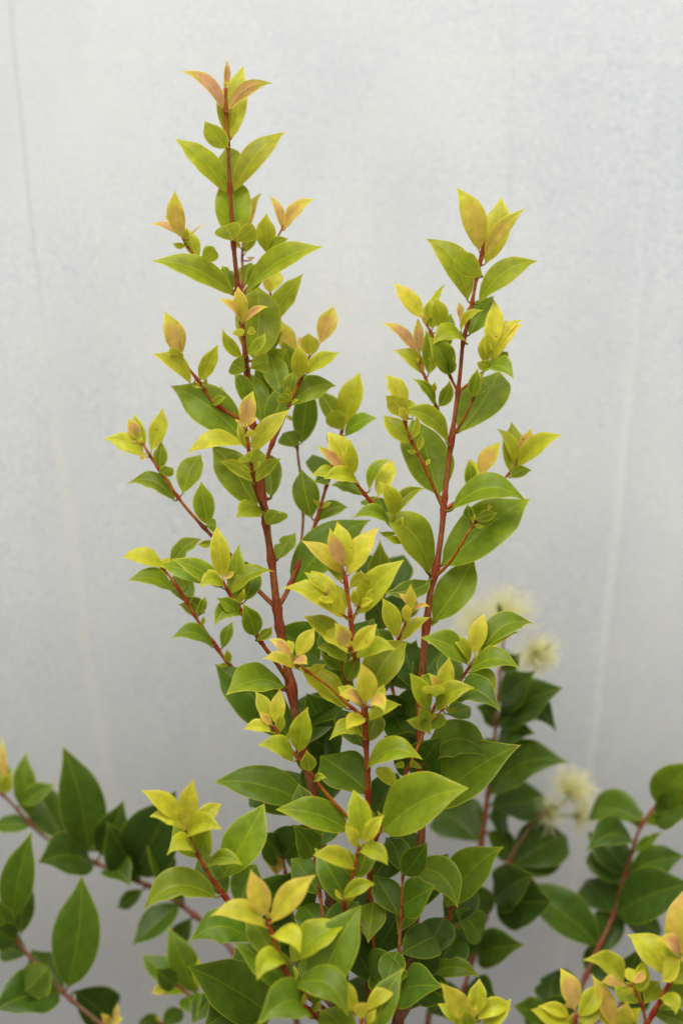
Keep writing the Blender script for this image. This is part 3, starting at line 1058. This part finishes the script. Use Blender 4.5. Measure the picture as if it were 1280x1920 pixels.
# ---- behind, left
branch(back_left, 'B1', '560,1940,-8 470,1830,-9 420,1765,-10 330,1690,-10.5 250,1648,-11 170,1614,-11 115,1588,-11 75,1562,-11 40,1525,-11 5,1490,-11 -25,1475,-11', 8.5, 4, '''
118,1572,62,1462 78 a.16
185,1545,118,1400 92 a.13
60,1535,50,1410 48 a.24
40,1508,105,1470 36 a.24
10,1490,-2,1425 44 a.38
5,1490,22,1448 26 a.6
12,1470,5,1382 14 a.88
62,1548,-12,1546 34 a.18
160,1598,240,1538 88 a.10
178,1616,72,1618 66 a.09
205,1628,245,1662 50 a.10
250,1640,330,1482 116 a.02
190,1602,232,1500 66 a.04
262,1650,200,1540 80 a.06
345,1690,272,1568 50 a.16
268,1668,220,1702 32 a.14
335,1695,248,1772 52 a.12
360,1720,330,1790 46 a.1
''', None, old=.75, to_ground=True, dd=-3)
branch(back_left, 'B1b', '440,1790,-9 420,1850,-7 380,1870,-7 350,1862,-7 330,1845,-7', 5, 3, '''
368,1862,315,1738 56 a.26
345,1845,266,1790 46 a.24
340,1860,300,1840 26 a.1
352,1868,370,1905 44 a.22
345,1862,292,1860 14 a.5
300,1858,285,1862 18 a.74
372,1850,372,1795 18 a.72
330,1850,290,1815 40 a.14
405,1868,360,1920 50 a.1
''', 'B1', old=.5, dd=-3)
branch(back_left, 'B2', '330,2020,-7 255,1965,-7 200,1928,-8 150,1888,-8 100,1843,-8 60,1798,-8 15,1745,-8 -25,1700,-8', 8, 4, '''
25,1722,60,1558 68 a.23
128,1852,153,1643 98 a.23 z.5
95,1810,48,1858 70 a.16 u z1.5
112,1862,-15,1898 80 a.07
140,1858,205,1920 78 a.06
12,1740,-10,1680 50 a.22
35,1765,-15,1735 50 a.14
55,1790,0,1775 50 a.08
40,1750,38,1640 60 a.12 z-1
120,1850,60,1780 60 a.1 z-2
215,1922,220,1880 12 a.93
205,1925,190,1900 14 a.8
210,1920,232,1908 12 a.85
''', None, old=.7, to_ground=True, dd=-3)
branch(back_left, 'B3', '400,2000,-8 330,1960,-9 310,1930,-9 300,1915,-9', 5, 3, '''
305,1925,345,1892 34 a.2
305,1935,260,1915 40 a.1
''', 'B2', old=.5, dd=-3)

# ---- behind, flowering shrub at the right
branch(flowering, 'C1', '800,1940,-11 842,1795,-12 868,1690,-12.5 895,1610,-13 908,1540,-13 918,1450,-13 928,1370,-13 933,1300,-13 938,1250,-13.5 944,1190,-14', 9, 4, '''
934,1312,1003,1258 60 a.10 b6
932,1362,1055,1290 70 a.10 b-6
934,1352,1042,1372 60 b-30 a.05 z1
932,1390,1003,1376 46 a.05
925,1355,892,1325 40 a.06
920,1490,1065,1430 80 a.15 b-16
918,1510,1022,1492 84 a.10 b8
912,1530,945,1545 70 a.12
900,1580,815,1525 88 a.08
912,1560,960,1610 50 a.2
938,1262,975,1225 34 a.12
930,1420,880,1400 50 a.12
''', None, old=.55, to_ground=True, bud=False, dd=-2)
branch(flowering, 'C2', '860,1940,-10 885,1800,-12 925,1680,-12.5 945,1635,-13 970,1585,-13.5 1002,1540,-14 1035,1510,-15', 7, 3.5, '''
962,1622,1062,1568 94 a.10 b-8
958,1640,1055,1605 60 a.05
928,1692,1035,1690 90 a.03
925,1690,1000,1640 70 a.05
890,1790,984,1772 66 a.10
880,1800,830,1740 80 a.06
890,1780,850,1700 80 a.06
910,1720,870,1650 70 a.08
875,1850,930,1870 50 a.06
870,1860,800,1900 80 a.05
868,1880,900,1920 60 a.08
''', None, old=.6, to_ground=True, bud=False, dd=-2)
# ---- right edge
branch(far_right, 'D1', '1060,1945,-8 1082,1870,-9 1115,1790,-9.5 1150,1715,-10 1160,1680,-10 1180,1610,-10 1200,1550,-10 1232,1505,-10 1260,1450,-10', 7.5, 4, '''
1232,1510,1300,1428 70 a.30
1225,1530,1310,1500 62 a.16
1212,1545,1250,1535 30 a.3 u
1200,1540,1100,1543 52 b20 a.2
1195,1552,1170,1515 40 a.08
1190,1580,1098,1596 52 b18 a.10 z1
1185,1600,1240,1560 20 a.2
1180,1640,1100,1560 66 a.08 z-1
1165,1660,1110,1590 60 a.12
1180,1640,1282,1605 58 b-12 a.12
1155,1712,1300,1655 86 a.10 b-10
1158,1715,1240,1748 60 a.09
1148,1712,1098,1650 80 a.10
1125,1775,975,1654 84 a.15 b4
1110,1790,1160,1690 70 a.10
1095,1830,1145,1790 50 a.1
1085,1870,1020,1830 60 a.05
1160,1680,1205,1640 24 a.14
''', None, old=.5, to_ground=True, dd=-3)
branch(far_right, 'D2', '1150,1960,-8 1165,1880,-8 1180,1830,-8', 5, 3, '''
1172,1860,1195,1778 66 a.05
1172,1860,1120,1800 60 a.05
1170,1890,1230,1850 60 a.06
''', 'D1', old=.5, dd=-3)
branch(far_right, 'D3', '1020,1990,-8 1030,1930,-8 1035,1880,-8', 5, 3, '''
1030,1905,1042,1828 64 a.05
1030,1900,962,1885 44 a.14
1030,1915,1095,1870 64 a.06
1030,1920,985,1925 50 a.06
''', 'D1', old=.5, dd=-3)
# ---- lower right corner
branch(corner, 'E1', '1180,2000,7 1205,1935,7 1232,1885,7.4 1252,1848,7.8 1272,1805,8', 7, 4, '''
1280,1790,1288,1660 62 a.81
1256,1838,1174,1752 52 a.68 b5
1272,1795,1228,1762 27 b6 a.94
1268,1790,1250,1712 28 a.62 z-.6
1275,1800,1240,1842 40 a.74 u z1
1262,1815,1246,1762 44 a.52 z-.6
1235,1872,1266,1902 28 b-12 a.60 z1
1228,1895,1300,1850 44 a.45
1252,1846,1296,1822 40 a.6
1222,1900,1290,1925 40 a.4
''', None, to_ground=True)
branch(corner, 'E2', '1212,1925,7 1203,1885,7.4 1190,1860,7.8 1182,1845,8', 4.5, 3, '''
1172,1850,1125,1843 19 b4 a.93
1184,1846,1206,1815 17 a.93 b3
1168,1842,1093,1800 38 b7 a.6
1184,1846,1176,1814 27 a.68 z-.4
1200,1860,1206,1800 32 a.6 z-.6
1184,1864,1166,1858 24 a.63 u z1
1200,1880,1150,1850 34 a.5 z-.6
1205,1885,1235,1840 36 a.5 z-.6
''', 'E1', bud=False)
branch(corner, 'E3', '1095,2000,8 1086,1940,8 1080,1900,8', 5, 3.4, '''
1077,1892,1049,1814 37 a.87
1072,1890,1057,1882 9 a.95
1080,1900,1066,1910 14 a.93 u z1
1068,1922,995,1893 37 a.63 b5
1066,1906,1008,1886 24 a.70 b5
1088,1905,1122,1845 38 a.68
1092,1925,1110,1870 40 a.62
1090,1920,1060,1930 30 a.6
''', 'E1', bud=False)
branch(corner, 'E5', '1150,2000,8 1158,1950,8 1160,1930,8', 5, 3.4, '''
1165,1930,1175,1876 40 a.77
1152,1930,1125,1890 34 a.6
1150,1925,1108,1828 34 a.86 z-.8
1162,1930,1200,1890 34 a.6
''', 'E1')
branch(corner, 'E4', '940,2040,7 900,1970,7 887,1912,7.4', 5, 3.2, '''
880,1912,825,1842 38 a.74
889,1906,898,1835 35 a.64 z-.3
896,1912,960,1895 33 b-13 a.71
868,1925,820,1882 28 a.58 b4
886,1914,892,1884 11 a.85
905,1930,958,1873 34 a.62 z-.5
880,1930,870,1890 30 a.55
''', None, to_ground=True, bud=False)

for r_ in REC: finish(r_)

# ------------------------------------------------------------------ flowers: cream pompoms of fine stamens
stam = plain_material('cream_stamen', (.94, .92, .62), .7, .5)
calyx = plain_material('flower_cup', (.20, .26, .05), .6)
anther = plain_material('pale_anther', (.92, .89, .60), .7)
def tube(vs, fs, pts, r0, r1, K=4):
    st = len(vs); n = len(pts)
    for i, p in enumerate(pts):
        t = (pts[min(i+1, n-1)]-pts[max(i-1, 0)]).normalized(); u = t.orthogonal().normalized(); s = t.cross(u); r = r0+(r1-r0)*i/(n-1)
        for k in range(K):
            a = 2*math.pi*k/K; vs.append(p+(u*math.cos(a)+s*math.sin(a))*r)
    for i in range(n-1):
        for k in range(K): fs.append((st+i*K+k, st+i*K+(k+1) % K, st+(i+1)*K+(k+1) % K, st+(i+1)*K+k))
def flower(x, y, d, R, axis, n, spread=1.25, seed=0):
    rn = random.Random(seed); c = px3(x, y, d); ax = Vector(axis).normalized()
    # cup and its stalk
    vs, fs = [], []
    base = c - ax*.006
    ps = STEMS['C1'] if y < 1350 else STEMS['C2']
    q = ps.P[ps.near(x, y)]
    mid_ = (q+base)/2 + Vector((0, 0, -.004))
    tube(vs, fs, [q, q.lerp(mid_, .5), mid_, base.lerp(mid_, .4), base], .0008, .0007, 6)
    tube(vs, fs, [base, base+ax*.0015, base+ax*.004, base+ax*.006], .0008, .0024, 8)
    me = bpy.data.meshes.new('flower'); me.from_pydata([tuple(v) for v in vs], [], fs); me.materials.append(calyx)
    f = place('flower', me, flowering, c)
    vs, fs = [], []; va, fa = [], []
    for i in range(n):
        while True:
            v = Vector((rn.gauss(0, 1), rn.gauss(0, 1), rn.gauss(0, 1))).normalized()
            if v.dot(ax) > math.cos(spread*rn.uniform(.6, 1.25)): break
        L_ = R*rn.uniform(.55, 1.08); sag = Vector((rn.uniform(-1, 1), rn.uniform(-1, 1), rn.uniform(-1, .6)))*L_*.22
        o = c - ax*.001 + v*.0015
        pts = [o, o+v*L_*.5+sag*.7, o+v*L_]
        tube(vs, fs, pts, .00016, .00010, 3)
        tip = pts[-1]
        tube(va, fa, [tip, tip+v*.0005, tip+v*.0010], .00026, .00022, 4)
    me = bpy.data.meshes.new('stamens'); me.from_pydata([tuple(v) for v in vs], [], fs); me.materials.append(stam); place('stamens', me, f, c)
    me = bpy.data.meshes.new('anthers'); me.from_pydata([tuple(v) for v in va], [], fa); me.materials.append(anther); place('anthers', me, f, c)
flower(950, 1158, -17, .0230, (.3, -.3, 1), 320, 1.5, 1)
flower(895, 1175, -18, .0200, (-.7, -.2, .7), 220, 1.3, 2)
flower(1000, 1225, -15, .0170, (.4, -1, -.1), 460, 1.5, 3)
flower(1066, 1488, -18, .0190, (.5, -.3, 1), 460, 1.4, 4)
flower(1030, 1530, -17.5, .0150, (-.3, -.6, .6), 240, 1.4, 5)
flower(1080, 1530, -18.5, .0120, (.9, -.4, .1), 180, 1.4, 6)
for i, (x, y, tx, ty) in enumerate([(938, 1155, 933, 1128), (1016, 1222, 1034, 1206)]):
    me = leaf_mesh(px3(x, y, -15), px3(tx, ty, -14.8), .004, 0, .3, .12, False)
    place('bud', me, flowering, px3(x, y, -15))
print('LEAVES', N_LEAF)
